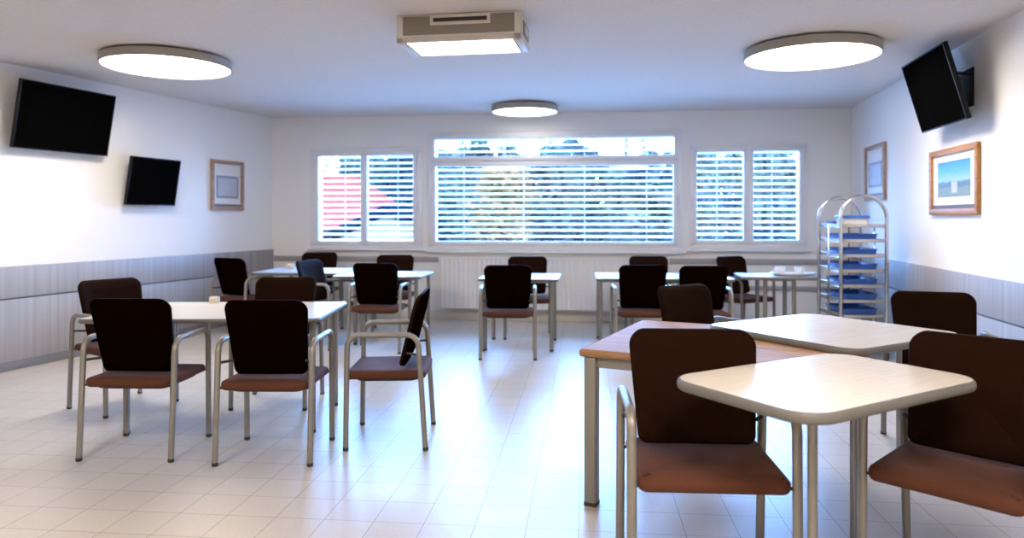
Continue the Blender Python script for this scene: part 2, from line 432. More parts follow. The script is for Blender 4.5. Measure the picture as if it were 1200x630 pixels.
# ------------------------------------------------------------------ chair
def make_chair():
    t = thing('dining_chair', '', 'chair')
    # seat cushion
    bm = bmesh.new()
    pad(bm, round_rect(.494, .494, -.248, .238, .045, .034), [(.03, .420), (.006, .424), (0, .434), (0, .452), (.006, .464), (.018, .470), (.05, .4735)], 1)
    def sh(c):
        z = c.z
        k = max(0, (c.y - .10) / .135); z -= .013 * k * k
        z -= .017 * (1 - min(1, (c.x / .25) ** 2)) * (1 - k * .6)
        return Vector((c.x, c.y, z))
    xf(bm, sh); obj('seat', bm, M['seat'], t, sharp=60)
    bm = bmesh.new(); pad(bm, round_rect(.42, .44, -.20, .17, .06, .05), [(.02, .396), (0, .402), (0, .4125)], 0)
    obj('seat_pan', bm, M['rubber'], t)
    # backrest pad and its dark rear panel
    def bend(c, off):
        x, zz, th = c.x, c.y, c.z
        y = -.138 + th - (zz - .49) * .25 - .06 * max(0, (zz - .70)) + .045 * (x / .235) ** 2 + off
        z = zz + .018 * (1 - (x / .235) ** 2) * ((zz - .49) / .41) - .012 * (1 - (x / .235) ** 2) * (1 - (zz - .49) / .41)
        return Vector((x, y, z))
    ol = round_rect(.425, .470, .487, .912, .035, .055)
    bm = bmesh.new(); pad(bm, ol, [(.0, 0), (.0, .012), (.005, .021), (.016, .026), (.05, .029)], 1)
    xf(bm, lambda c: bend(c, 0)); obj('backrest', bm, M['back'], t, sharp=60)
    bm = bmesh.new(); pad(bm, inset(ol, .002), [(.02, -.012), (.006, -.010), (.0, -.004), (.0, .001)], 1)
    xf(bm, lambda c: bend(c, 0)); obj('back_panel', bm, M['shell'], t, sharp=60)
    for s in (-1, 1):
        x = s * .265
        bm = bmesh.new()
        tube(bm, fillet([(x, .222, .012), (x, .212, .685), (x, -.205, .685), (x, -.250, .012)], .075, 9), .0165, 16)
        fr = obj('side_frame', bm, M['metal'], t)
        for y in (.2222, -.2508):
            bm = bmesh.new(); lathe(bm, [(0, 0), (.014, 0), (.0172, .003), (.0172, .02), (0, .02)], 16, (x, y, 0)); obj('foot_cap', bm, M['rubber'], fr)
        bm = bmesh.new(); tube(bm, [(x, -.2105, .565), (s * .205, -.128, .565)], .008, 10); obj('bracket', bm, M['rubber'], t)
    for y in (.2165, -.2225):
        bm = bmesh.new(); tube(bm, [(-.264, y * .985, .427), (.264, y * .985, .427)], .0065, 10); obj('cross_rail', bm, M['rubber'], t)
    return t
chair0 = make_chair()
first = [True]
def chair(x, y, f, label, group):
    o = chair0 if first[0] else copy_tree(chair0)
    first[0] = False
    return place(o, (x, y, 0), face(*f), label, group)
G1 = 'chairs around the long cream table'; G2 = 'chairs at the back left tables'; G3 = 'chairs at the small table by the radiator'; G4 = 'chairs at the back right tables'; G5 = 'chairs around the oak table'
chair(-2.185, 4.31, (.03, 1), 'brown chair seen from behind at the left half of the long cream table', G1)
chair(-1.385, 4.235, (.01, 1), 'brown chair seen from behind at the right half of the long cream table', G1)
chair(-.77, 4.52, (-1, -.02), 'brown chair seen from the side, standing at the right end of the long cream table', G1)
chair(-2.85, 5.28, (.85, -.52), 'brown chair at the left end of the long cream table, nearest the panelled wall', G1)
chair(-1.75, 5.36, (0, -1), 'brown chair facing us across the long cream table', G1)
chair(-3.17, 8.43, (.42, .91), 'dark chair beside the panelled left wall, in the back corner', G2)
chair(-2.02, 7.75, (.95, -.31), 'slanted brown chair between the two back left tables', G2)
chair(-2.55, 9.35, (.05, -1), 'dark chair at the back wall under the left window, behind the pale grey table', G2)
chair(-1.385, 7.53, (.08, 1), 'brown chair seen from behind at the white table left of the radiator', G2)
chair(-1.46, 8.72, (-.05, -1), 'dark chair behind the white table left of the radiator, against the back wall', G2)
chair(-.037, 7.20, (.02, 1), 'brown chair seen from behind at the small white table before the radiator', G3)
chair(.185, 8.345, (0, -1), 'dark chair facing us behind the small white table before the radiator', G3)
chair(1.29, 7.22, (.04, 1), 'brown chair seen from behind, left of the two at the long white table', G4)
chair(1.86, 7.12, (.04, 1), 'dark chair seen from behind, right of the two at the long white table', G4)
chair(1.64, 8.42, (0, -1), 'dark chair facing us behind the long white table, before the radiator end', G4)
chair(2.72, 8.42, (.50, -.87), 'dark chair facing us behind the pale table that carries the white cups', G4)
chair(1.27, 4.72, (.5, -.87), 'slanted brown chair at the far edge of the oak table', G5)
chair(2.55, 4.26, (-.30, -.95), 'dark chair beyond the white board on the oak table, nearest the right wall', G5)
chair(.728, 2.752, (-.06, -1), 'big brown chair facing us, partly behind the left end of the near cream table', G5).scale = (1.09, 1, 1)
chair(1.655, 2.645, (-.73, -.68), 'big brown chair facing us at the right end of the near cream table', G5)

# ------------------------------------------------------------------ tables
def top_parts(t, L, W, z, mtop, medge, r, th=.03, nose=.010):
    ol = round_rect(L, L, -W / 2, W / 2, r, r, 10)
    bm = bmesh.new(); pad(bm, inset(ol, .010), [(0, z - th), (0, z)], 0); obj('table_top', bm, mtop, t, sharp=30)
    bm = bmesh.new(); n = 8; rings = []
    pr = [(.0095, z - th - .0005)] + [(nose * (1 - math.sin(PI * k / n)) * .9, z - th / 2 - math.cos(PI * k / n) * (th / 2 + .0006)) for k in range(n + 1)] + [(.0095, z + .0006)]
    for d, zz in pr: rings.append([bm.verts.new((p[0], p[1], zz)) for p in inset(ol, d)])
    rings.append(rings[0])
    for a, b in zip(rings, rings[1:]):
        for k in range(len(a)):
            bm.faces.new((a[k], a[(k + 1) % len(a)], b[(k + 1) % len(a)], b[k]))
    obj('edge_band', bm, medge, t, sharp=60)
def table(name, label, cx, cy, ang, L, W, z=.75, mtop='tabwhite', medge='edge', r=.03, th=.028, ix=.06, iy=.06, leg_r=.02, group=None, square=False, apron=True, xl=None, cat='table', mleg='metal'):
    t = thing(name, label, cat, (cx, cy, 0), ang, group)
    top_parts(t, L, W, z, M[mtop], M[medge], r, th)
    for sx in (-1, 1):
        for sy in (-1, 1):
            x, y = sx * (L / 2 - ix), sy * (W / 2 - iy); bm = bmesh.new()
            if xl and sx < 0: x = -L / 2 + xl
            if square: box(bm, x - leg_r, x + leg_r, y - leg_r, y + leg_r, .012, z - th, .008, 3)
            else: tube(bm, [(x, y, .012), (x, y, z - th)], leg_r, 18)
            l = obj('leg', bm, M[mleg], t)
            bm = bmesh.new()
            if square: box(bm, x - leg_r - .001, x + leg_r + .001, y - leg_r - .001, y + leg_r + .001, 0, .02, .004)
            else: lathe(bm, [(0, 0), (leg_r * .9, 0), (leg_r * 1.04, .004), (leg_r * 1.04, .022), (0, .022)], 18, (x, y, 0))
            obj('foot_cap', bm, M['rubber'], l)
    if apron:
        h = .055 if square else .016; w = .012; bm = bmesh.new()
        ax, ay = L / 2 - ix, W / 2 - iy
        ax0 = -L / 2 + xl if xl else -ax
        for s in (-1, 1):
            box(bm, ax0, ax, s * ay - w, s * ay + w, z - th - h, z - th, .003); box(bm, (ax if s > 0 else ax0) - w, (ax if s > 0 else ax0) + w, -ay, ay, z - th - h, z - th, .003)
        obj('apron', bm, M[mleg], t)
    return t
GT = 'canteen tables'
table('dining_table', 'long cream topped table on the left with four brown chairs and a small napkin holder', -1.97, 4.92, R(1.5), 1.50, .92, .75, 'top', 'edge', .05, ix=.07, iy=.13, xl=.25, group=GT)
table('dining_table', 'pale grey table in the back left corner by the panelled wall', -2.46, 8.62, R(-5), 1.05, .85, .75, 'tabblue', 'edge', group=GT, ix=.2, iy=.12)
table('dining_table', 'white table left of the radiator with a brown chair in front', -1.435, 8.10, R(-5), .98, .78, .75, 'tabwhite', 'edge', xl=.25, group=GT)
table('dining_table', 'small white table in the middle, right before the radiator', .10, 7.77, R(-6), .84, .78, .75, 'tabwhite', 'edge', group=GT, ix=.075, iy=.05)
table('dining_table', 'long white table before the right end of the radiator with two chairs in front', 1.62, 7.80, R(-5), 1.42, .80, .75, 'tabwhite', 'edge', group=GT, ix=.045, iy=.05)
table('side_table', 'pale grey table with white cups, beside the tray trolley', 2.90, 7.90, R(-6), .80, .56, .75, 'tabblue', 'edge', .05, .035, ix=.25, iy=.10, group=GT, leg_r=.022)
# oak table
A = Vector((.32, 3.43)); uu = Vector((.90, -.436)); vv = Vector((.436, .90))
Lw, Ww = 1.25, 1.10
cw = A + uu * Lw / 2 + vv * Ww / 2
OAKZ = .752
table('oak_table', 'light oak table with grey legs carrying a loose white board', cw.x, cw.y, math.atan2(uu.y, uu.x), Lw, Ww, OAKZ, 'oak', 'oakedge', .006, .034, ix=.048, iy=.048, leg_r=.03, square=True)
# loose board on it
bt = thing('table_board', 'loose cream table top with rounded corners lying on the oak table', 'table top', (1.70, 3.84, OAKZ + .0012), R(31))
top_parts(bt, .93, .93, .034, M['top'], M['edge'], .10, .034, .012)
# near table: rounded top on two columns
NZ = .800
nt_ = thing('pedestal_table', 'near cream table with rounded corners standing between the two big chairs', 'table', (1.135, 2.597, 0), R(30.5))
top_parts(nt_, .985, .63, NZ, M['top'], M['edge'], .12, .036, .013)
inv = Matrix.Rotation(-R(30.5), 3, 'Z')
cols = [inv @ (Vector((1.027, 2.45, 0)) - Vector((1.135, 2.597, 0))), inv @ (Vector((1.368, 2.83, 0)) - Vector((1.135, 2.597, 0)))]
for c in cols:
    bm = bmesh.new(); tube(bm, [(c.x, c.y, .03), (c.x, c.y, NZ - .036)], .0165, 20); cl = obj('leg', bm, M['metal'], nt_)
    bm = bmesh.new(); lathe(bm, [(0, NZ - .046), (.045, NZ - .046), (.045, NZ - .0365), (0, NZ - .0365)], 24, (c.x, c.y, 0)); obj('mounting_plate', bm, M['metal'], cl)
bm = bmesh.new()
dvec = (cols[1] - cols[0]).normalized(); pv = Vector((-dvec.y, dvec.x, 0)); mid = (cols[0] + cols[1]) / 2
def flat_bar(bm, a, b, w, z0, z1):
    d = (b - a).normalized(); p = Vector((-d.y, d.x, 0)) * w
    prism(bm, [a - p, b - p, b + p, a + p], z0, z1)
flat_bar(bm, cols[0] - dvec * .017, cols[1] + dvec * .03, .018, .012, .03)
flat_bar(bm, mid - pv * .15, mid + pv * .15, .028, .0, .028)
obj('base', bm, M['metal'], nt_)

# small things on tables
def holder(x, y, z, s, label, ang):
    t = thing('napkin_holder', label, 'napkin holder', (x, y, z), ang)
    bm = bmesh.new(); w, d, h = .045 * s, .03 * s, .06 * s
    box(bm, -w, w, -d, d, 0, .008, .003); box(bm, -w, w, -d, -d + .006, 0, h, .002); box(bm, -w, w, d - .006, d, 0, h, .002)
    box(bm, -w, -w + .008, -d, d, 0, h, .002); box(bm, w - .008, w, -d, d, 0, h, .002)
    obj('holder_body', bm, M['ceramic'], t)
    bm = bmesh.new(); box(bm, -w * .55, w * .55, -d - .002, -d + .002, h * .3, h * .75, .0008); obj('front_label', bm, M['yellowpaper'], t)
    bm = bmesh.new()
    for k in range(5): box(bm, -w + .01, w - .01, -d + .010 + k * .009 * s, -d + .014 + k * .009 * s, .009, h * 1.05, .001)
    obj('napkins', bm, M['whiteplastic'], t)
holder(-2.20, 5.30, .751, .75, 'small cream napkin holder on the long cream table', R(8))
holder(-2.72, 8.80, .751, 1.0, 'small white napkin holder on the pale grey corner table', R(5))
# cups on a round tray
sx, sy = 3.07, 7.84
tr = thing('serving_tray', 'round white tray under the two cups on the pale table', 'tray', (sx, sy, .751))
bm = bmesh.new(); lathe(bm, [(0, 0), (.17, 0), (.215, .016), (.222, .030), (.214, .031), (.168, .010), (0, .010)], 48); xf(bm, lambda c: Vector((c.x * 1.1, c.y * .75, c.z))); obj('tray_dish', bm, M['whiteplastic'], tr)
bm = bmesh.new(); lathe(bm, [(.216, .029), (.226, .029), (.226, .034), (.216, .034), (.216, .029)], 48); xf(bm, lambda c: Vector((c.x * 1.1, c.y * .75, c.z))); obj('tray_rim', bm, M['ceramic'], tr)
for cx, lab, s, an in ((sx - .135, 'white cup on the round tray, further from the trolley', 1.0, 200), (sx + .075, 'white cup on the round tray, nearer the trolley', .95, 20)):
    c = thing('cup', lab, 'cup', (cx, sy + .01, .7615), R(an), 'cups on the round tray')
    bm = bmesh.new(); lathe(bm, [(0, 0), (.036, 0), (.04, .004), (.052, .05), (.056, .085), (.053, .085), (.048, .05), (.036, .01), (0, .008)], 32)
    xf(bm, lambda q, s=s: q * s); obj('cup_body', bm, M['ceramic'], c)
    bm = bmesh.new(); tube(bm, fillet([(.050, 0, .070), (.088, 0, .066), (.082, 0, .026), (.044, 0, .022)], .018, 5), .006, 8)
    xf(bm, lambda q, s=s: q * s); obj('handle', bm, M['ceramic'], c)

# ------------------------------------------------------------------ ceiling lamps and unit
def lamp(x, y, rad, label, hh=.07, m='lamp'):
    t = thing('ceiling_lamp', label, 'lamp', (x, y, CEIL), 0, 'round ceiling lamps')
    bm = bmesh.new(); lathe(bm, [(rad * .80, -.0002), (rad * .80, -.016), (rad - .004, -.016), (rad, -.020), (rad, -.016 - hh), (rad - .008, -.020 - hh), (rad - .012, -.014 - hh), (rad - .012, -.03), (0, -.03)], 96)
    obj('housing', bm, M['lampring'], t)
    bm = bmesh.new(); lathe(bm, [(0, -.012 - hh), (rad - .0125, -.012 - hh), (rad - .0125, -.006 - hh), (0, -.006 - hh)], 96); obj('diffuser', bm, M[m], t)
    return t
lamp(-3.01, 6.26, .525, 'round ceiling lamp on the left, above the big television')
lamp(2.45, 5.87, .525, 'round ceiling lamp on the right, nearest the tilted television')
lamp(.16, 8.90, .41, 'small round ceiling lamp far back in front of the middle window', m='lampdim')
lamp(-2.4, 1.2, .525, 'added unseen round ceiling lamp brightening the left front of the room', m='lampadded')  # added out of view to light the front of the room
lamp(.9, .6, .525, 'added unseen round ceiling lamp brightening the right front of the room', m='lampadded')  # second added lamp, likewise unseen

cu = thing('ceiling_unit', 'boxy cream ceiling unit with a dark slot and a glowing panel below', 'ceiling unit', (-.335, 5.10, CEIL - .19), R(-9))
w, d, h = .435, .215, .19
bm = bmesh.new()
box(bm, -w, w, -d, d, .028, h - .0005, .006)
box(bm, -w, w, -d, -d + .02, 0, .04, .005); box(bm, -w, w, d - .02, d, 0, .04, .005)
for s in (-1, 1): box(bm, min(s * w, s * (w - .05)), max(s * w, s * (w - .05)), -d, d, 0, .04, .005)
obj('casing', bm, M['unit'], cu)
bm = bmesh.new(); box(bm, -w + .045, w - .045, -d - .004, -d + .01, .050, h - .012, .002); pn = obj('front_panel', bm, M['unitpanel'], cu)
bm = bmesh.new(); frame4(bm, -.195, .225, h - .078, h - .006, .022, -d - .010, -d + .004, .002); sf = obj('slot_frame', bm, M['unit'], pn)
bm = bmesh.new(); box(bm, -.174, .204, -d - .007, -d + .004, h - .058, h - .016, .001); obj('slot', bm, M['slot'], pn)
bm = bmesh.new(); box(bm, -w + .064, w - .064, -d + .022, d - .022, .004, .026, .002); obj('diffuser', bm, M['unitlamp'], cu)
for s in (-1, 1):
    bm = bmesh.new(); box(bm, *sorted((s * (w - .052), s * (w - .063))), -d + .02, d - .02, .003, .030, .001); obj('seal_strip', bm, M['slot'], cu)
bm = bmesh.new(); box(bm, w - .004, w + .006, -d + .09, d - .09, .05, h - .04, .002); sv = obj('side_grille', bm, M['unitpanel'], cu)
bm = bmesh.new(); box(bm, w + .003, w + .010, -d + .15, d - .15, .075, h - .065, .002); obj('side_cap', bm, M['unit'], sv)

# ------------------------------------------------------------------ televisions
def side_hit(px, left=True):
    og, d = (BL, DL) if left else (BR, DR)
    k = (px - 600) / FOC; t = (k * og.y - og.x) / (d.x - k * d.y)
    return og + d * t
def wall_rot(inn): return math.atan2(inn.y, inn.x) - PI / 2      # local +y points into the room
def tv(label, p, inn, z, w, h, off, tilt):
    t = thing('television', label, 'television', (p.x, p.y, z), wall_rot(inn), 'wall televisions')
    rm = Matrix.Rotation(-tilt, 3, 'X')      # top leans into the room
    def T(b): xf(b, lambda c: rm @ c + Vector((0, off, 0)))
    bm = bmesh.new(); box(bm, -w / 2, w / 2, -.02, .012, -h / 2, h / 2, .006); box(bm, -w * .36, w * .36, -.045, -.018, -h * .36, h * .28, .012); T(bm)
    body = obj('body', bm, M['tvbody'], t)
    bm = bmesh.new(); frame4(bm, -w / 2, w / 2, -h / 2, h / 2, .012, .010, .018, .002); T(bm); obj('bezel', bm, M['tvbody'], t)
    bm = bmesh.new(); box(bm, -w / 2 + .011, w / 2 - .011, .011, .0145, -h / 2 + .011, h / 2 - .011); T(bm); obj('screen', bm, M['tvscreen'], t, smooth=False)
    bm = bmesh.new(); box(bm, -.014, .014, .0175, .0185, -h / 2 + .003, -h / 2 + .009, .0005); T(bm); obj('indicator', bm, M['led'], t)
    bm = bmesh.new(); box(bm, -.14, .14, .001, .012, -.15, .15, .003)
    back = off - .045
    for s in (-1, 1):
        a = Vector((s * .10, .010, .10)); b = rm @ Vector((s * .10, -.04, .13)) + Vector((0, off, 0)); c = rm @ Vector((s * .10, -.04, -.12)) + Vector((0, off, 0)); e = Vector((s * .10, .010, -.10))
        tube(bm, [a, b], .011, 8); tube(bm, [e, c], .011, 8); tube(bm, [b, c], .012, 8)
    obj('wall_bracket', bm, M['tvbody'], t)
p = side_hit(63); tv('big black television hung high on the left wall, nearer of the two', p, INL, 2.315, 1.00, .62, .16, R(11))
p = side_hit(168); tv('smaller black television on the left wall, nearer the framed picture', p, INL, 1.775, .68, .52, .14, R(10))
p = side_hit(1133, False); tv('black television tilted forward on the right wall above the landscape picture', p, INR, 2.40, .92, .60, .24, R(16))

# ------------------------------------------------------------------ pictures
def picture(label, p, inn, z0, z1, w, m_frame, art):
    t = thing('framed_picture', label, 'picture', (p.x, p.y, z0), wall_rot(inn), 'framed pictures')
    h = z1 - z0; fw = .05
    bm = bmesh.new(); frame4(bm, -w / 2, w / 2, 0, h, fw, .002, .032, .005); obj('frame', bm, m_frame, t)
    bm = bmesh.new(); box(bm, -w / 2 + fw * .8, w / 2 - fw * .8, .004, .012, fw * .8, h - fw * .8); obj('mount', bm, M['mount'], t, smooth=False)
    if art == 'land':
        x0, x1, q0, q1 = -w * .335, w * .335, h * .27, h * .80
        bm = bmesh.new(); box(bm, -w / 2 + fw, w / 2 - fw, .0122, .0145, fw, fw + .032); obj('shade_and_groove', bm, M['shade_and_groove'], t, smooth=False)  # dark strip paints in the shade above the bottom frame rail
        bm = bmesh.new(); box(bm, x0, x1, .0122, .0142, q0, q1); a = obj('print', bm, M['landscape'], t, smooth=False)
        bm = bmesh.new(); box(bm, -.085, .035, .0143, .0148, q0 + .03, q0 + .12); obj('printed_house', bm, M['print_grey'], a, smooth=False)
    else:
        bm = bmesh.new(); box(bm, -w / 2 + fw, w / 2 - fw, .0122, .0145, fw, fw + .028); obj('shade_and_groove', bm, M['shade_and_groove'], t, smooth=False)  # same painted shade along the bottom of the mount
        x0, x1, q0, q1 = -w * .34, w * .34, h * .24, h * .69
        bm = bmesh.new(); box(bm, x0, x1, .0122, .014, q0, q1); a = obj('print', bm, M['print_grey'], t, smooth=False)
        bm = bmesh.new(); frame4(bm, x0, x1, q0, q1, .028, .0135, .0155, .001); obj('print_border', bm, M['print_edge'], a)
p0, p1 = side_hit(246), side_hit(284)
picture('framed grey print in a brown frame on the left wall', (p0 + p1) / 2, INL, 1.475, 2.11, (p1 - p0).length, M['frame_wood_dull'], 'grey')
p0, p1 = side_hit(1093, False), side_hit(1150, False)
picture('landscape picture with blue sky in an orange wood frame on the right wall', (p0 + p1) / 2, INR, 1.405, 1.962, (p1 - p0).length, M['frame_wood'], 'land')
p0, p1 = side_hit(1016, False), side_hit(1039, False)
picture('framed pale print on the right wall behind the tray trolley', (p0 + p1) / 2, INR, 1.575, 2.20, (p1 - p0).length, M['frame_wood_dull'], 'grey')

# ------------------------------------------------------------------ radiator
ru = (r0 + r1) / 2; rw = (r1 - r0) / 2; ro = BL + U * ru - NB * .03
ra = thing('radiator', 'long white ribbed radiator under the middle window', 'radiator', (ro.x, ro.y, .165), BACK_ANG)
H = .70
bm = bmesh.new(); n = int(2 * rw / .062); prof = []
for k in range(n + 1):
    x = -rw + .01 + (2 * rw - .02) * k / n
    for dx, y in ((.0, -.105), (.014, -.105), (.020, -.094), (.042, -.094), (.048, -.105)):
        xx = x + dx
        if xx <= rw - .01: prof.append((xx, y))
vf = [[bm.verts.new((x, y, z)) for x, y in prof] for z in (.02, H - .035)]; vb = [[bm.verts.new((x, -.088, z)) for x, y in prof] for z in (.02, H - .035)]
for k in range(len(prof) - 1):
    bm.faces.new((vf[0][k], vf[0][k + 1], vf[1][k + 1], vf[1][k])); bm.faces.new((vb[0][k], vb[1][k], vb[1][k + 1], vb[0][k + 1]))
    bm.faces.new((vf[1][k], vf[1][k + 1], vb[1][k + 1], vb[1][k])); bm.faces.new((vf[0][k], vb[0][k], vb[0][k + 1], vf[0][k + 1]))
obj('front_panel', bm, M['radiator'], ra, smooth=False)
bm = bmesh.new(); box(bm, -rw, rw, -.108, -.018, H - .036, H - .018, .004)
for k in range(70): x = -rw + .03 + k * (2 * rw - .06) / 69; box(bm, x - .004, x + .004, -.10, -.025, H - .02, H - .012)
obj('top_grille', bm, M['radiator'], ra)
bm = bmesh.new(); box(bm, -rw, rw, -.108, -.018, .0, .022, .004); obj('bottom_rail', bm, M['radiator'], ra)
for s in (-1, 1):
    bm = bmesh.new(); box(bm, min(s * rw, s * (rw - .012)), max(s * rw, s * (rw - .012)), -.108, -.018, 0, H - .02, .003); obj('end_panel', bm, M['radiator'], ra)
bm = bmesh.new(); box(bm, -rw + .015, rw - .015, -.05, -.04, .02, H - .04); obj('rear_panel', bm, M['radiator'], ra)
for s in (-1, 1):
    bm = bmesh.new(); box(bm, s * rw * .7 - .02, s * rw * .7 + .02, -.04, .029, .08, H - .08, .003); obj('wall_bracket', bm, M['radiator'], ra)
bm = bmesh.new(); tube(bm, fillet([(rw - .002, -.06, .05), (rw + .03, -.06, .05), (rw + .03, -.06, -.164)], .015, 4), .009, 10); obj('pipe', bm, M['radiator'], ra)

# ------------------------------------------------------------------ tray trolley
tx, ty = 3.40, 6.93
tang = math.atan2(.045, .62) * -1
TR = thing('tray_trolley', 'tall steel trolley with arched ends and shelves of blue trays by the right wall', 'trolley', (tx, ty, 0), tang)
hw, dep = .215, .60
for y in (0, dep):
    bm = bmesh.new(); pts = [(-hw, y, .12), (-hw, y, 1.375)] + [(-hw * math.cos(PI * k / 20), y, 1.375 + hw * math.sin(PI * k / 20)) for k in range(1, 20)] + [(hw, y, 1.375), (hw, y, .12)]
    tube(bm, pts, .018, 14); obj('end_arch', bm, M['chrome'], TR)
bm = bmesh.new()
for x in (-hw, hw): tube(bm, [(x, 0, .14), (x, dep, .14)], .014, 12)
for y in (0, dep): tube(bm, [(-hw, y, .14), (hw, y, .14)], .014, 12)
obj('base_frame', bm, M['chrome'], TR)
levels = [1.31 - .146 * k for k in range(8)]
for z in levels:
    bm = bmesh.new(); ol = round_rect(2 * hw - .03, 2 * hw - .03, -.012, dep + .012, .04, .04, 5)
    pad(bm, ol, [(0.004, z - .022), (0, z - .018), (0, z + .008), (.004, z + .010), (.012, z + .004), (.02, z)], 0)
    # gentle bulge of the front and rear lips
    xf(bm, lambda c: Vector((c.x, c.y + (-.03 if c.y < dep / 2 else .03) * max(0, abs(c.y - dep / 2) / (dep / 2)) ** 6 * (1 - (c.x / hw) ** 2), c.z)))
    obj('shelf', bm, M['steelshelf'], TR)
for s in (-1, 1):
    bm = bmesh.new(); xs = sorted((s * (hw + .002), s * (hw - .02)))
    box(bm, s * (hw + .008) - .004, s * (hw + .008) + .004, dep / 2 - .02, dep / 2 + .02, .13, levels[0], .001)
    for z in levels: box(bm, xs[0], xs[1], .0, dep, z - .026, z - .020, .001); box(bm, *sorted((s * (hw - .01), s * (hw + .006))), dep / 2 - .015, dep / 2 + .015, z - .03, z - .018)
    obj('shelf_support', bm, M['chrome'], TR)
for x in (-.03, .04):
    bm = bmesh.new(); tube(bm, [(x + .05, dep - .005, .14), (x + .05, dep - .005, 1.31)], .006, 8); obj('rear_upright', bm, M['slot'], TR)
for x in (-hw, hw):
    for y in (0, dep):
        bm = bmesh.new(); tube(bm, [(x - .013, y + .02, .05), (x + .013, y + .02, .05)], .05, 24); cw_ = obj('caster_wheel', bm, M['rubber'], TR)
        bm = bmesh.new(); box(bm, x - .022, x - .016, y - .01, y + .035, .04, .115, .002); box(bm, x + .016, x + .022, y - .01, y + .035, .04, .115, .002); box(bm, x - .022, x + .022, y - .015, y + .035, .105, .13, .003)
        obj('caster_fork', bm, M['chrome'], cw_)
Tm = Matrix.Translation((tx, ty, 0)) @ Matrix.Rotation(tang, 4, 'Z')
def make_tray():
    t = thing('food_tray', '', 'tray')
    bm = bmesh.new(); ol = round_rect(.34, .34, -.24, .24, .04, .04, 5)
    pad(bm, ol, [(.02, 0), (.012, .002), (0, .050), (.004, .052), (.012, .048), (.022, .008), (.03, .006)], 0); obj('tray_pan', bm, M['blue'], t)
    bm = bmesh.new(); n = len(ol); rings = [[bm.verts.new((p[0], p[1], z)) for p in inset(ol, d)] for d, z in ((.003, .052), (-.010, .052), (-.010, .057), (.003, .057))]; rings.append(rings[0])
    for a, b in zip(rings, rings[1:]):
        for k in range(n): bm.faces.new((a[k], a[(k + 1) % n], b[(k + 1) % n], b[k]))
    obj('tray_rim', bm, M['blue'], t); return t
tray0 = make_tray(); ords = ['second', 'third', 'fourth', 'fifth', 'sixth', 'seventh']
for k, od in enumerate(ords):
    o = tray0 if k == 0 else copy_tree(tray0)
    q = Tm @ Vector((-.005, .30, levels[k + 1] + .0006)); place(o, q, tang, 'blue tray on the %s shelf from the top of the steel trolley' % od, 'blue trays on the trolley')
q = Tm @ Vector((-.05, .16, levels[0] + .0006))
bx = thing('storage_box', 'white box with a blue lid on top of the steel trolley', 'box', q, tang)
bm = bmesh.new(); pad(bm, round_rect(.26, .26, -.10, .10, .025, .025, 5), [(.02, 0), (.016, .002), (.004, .064)], 0); obj('box_body', bm, M['whiteplastic'], bx)
bm = bmesh.new(); pad(bm, round_rect(.275, .275, -.108, .108, .028, .028, 5), [(0, .0642), (0, .085), (.006, .092), (.02, .094)], 0); obj('lid', bm, M['blue'], bx)
q = Tm @ Vector((-.05, .44, levels[0] + .0006))
tb = thing('food_tray', 'small blue dish behind the lidded box on top of the trolley', 'tray', q, tang)
bm = bmesh.new(); pad(bm, round_rect(.24, .24, -.11, .11, .03, .03, 5), [(.015, 0), (.01, .002), (0, .035), (.006, .036), (.014, .006)], 0); obj('tray_pan', bm, M['blue'], tb)

# ------------------------------------------------------------------ outside
bm = bmesh.new(); box(bm, -60, 60, 10.6, 110, -.75, -.55); struct(obj('ground', bm, M['ground'], smooth=False))
# house with a red hipped roof
hs = thing('house', 'house with a red tiled roof seen through the left window', 'house', (-6.0, 24.0, -.55), R(-8))
def slab(bm, pts, t):
    a = [bm.verts.new(p) for p in pts]; n = (Vector(pts[1]) - Vector(pts[0])).cross(Vector(pts[2]) - Vector(pts[0])).normalized() * t
    b = [bm.verts.new(Vector(p) - n) for p in pts]; k_ = len(pts)
    for k in range(k_): bm.faces.new((a[k], a[(k + 1) % k_], b[(k + 1) % k_], b[k]))
    bm.faces.new(a); bm.faces.new(b[::-1])
bm = bmesh.new(); box(bm, -6, 1.15, 0, 6, 0, 1.75); obj('house_wall', bm, M['render'], hs, smooth=False)
ze, zr = 1.75, 3.55
bm = bmesh.new()
slab(bm, [(-6.4, -.5, ze - .12), (1.6, -.5, ze - .12), (-.3, 3, zr), (-6.4, 3, zr)], .12)
slab(bm, [(1.6, -.5, ze - .12), (1.6, 6.5, ze - .12), (-.3, 3, zr)], .12)
slab(bm, [(-6.4, 3, zr), (-.3, 3, zr), (1.6, 6.5, ze - .12), (-6.4, 6.5, ze - .12)], .12)
obj('roof', bm, M['roof'], hs, smooth=False)
bm = bmesh.new(); v = [(.2, -.9, 0), (2.6, -.9, 0), (2.6, -.9, 1.80), (2.2, -.9, 2.02), (.2, -.9, 1.1)]
prism_pts = [bm.verts.new(p) for p in v]; pb = [bm.verts.new((p[0], p[1] + 1.6, p[2])) for p in v]
for k in range(5): bm.faces.new((prism_pts[k], prism_pts[(k + 1) % 5], pb[(k + 1) % 5], pb[k]))
bm.faces.new(prism_pts); bm.faces.new(pb[::-1]); obj('gable_wall', bm, M['render'], hs, smooth=False)
bm = bmesh.new()
slab(bm, [(2.2, -1.3, 2.34), (2.2, .9, 2.34), (-.25, .9, 1.22), (-.25, -1.3, 1.22)], .24)
slab(bm, [(2.85, -1.3, 1.98), (2.85, .9, 1.98), (2.2, .9, 2.34), (2.2, -1.3, 2.34)], .24)
obj('gable_roof', bm, M['eaves'], hs, smooth=False)
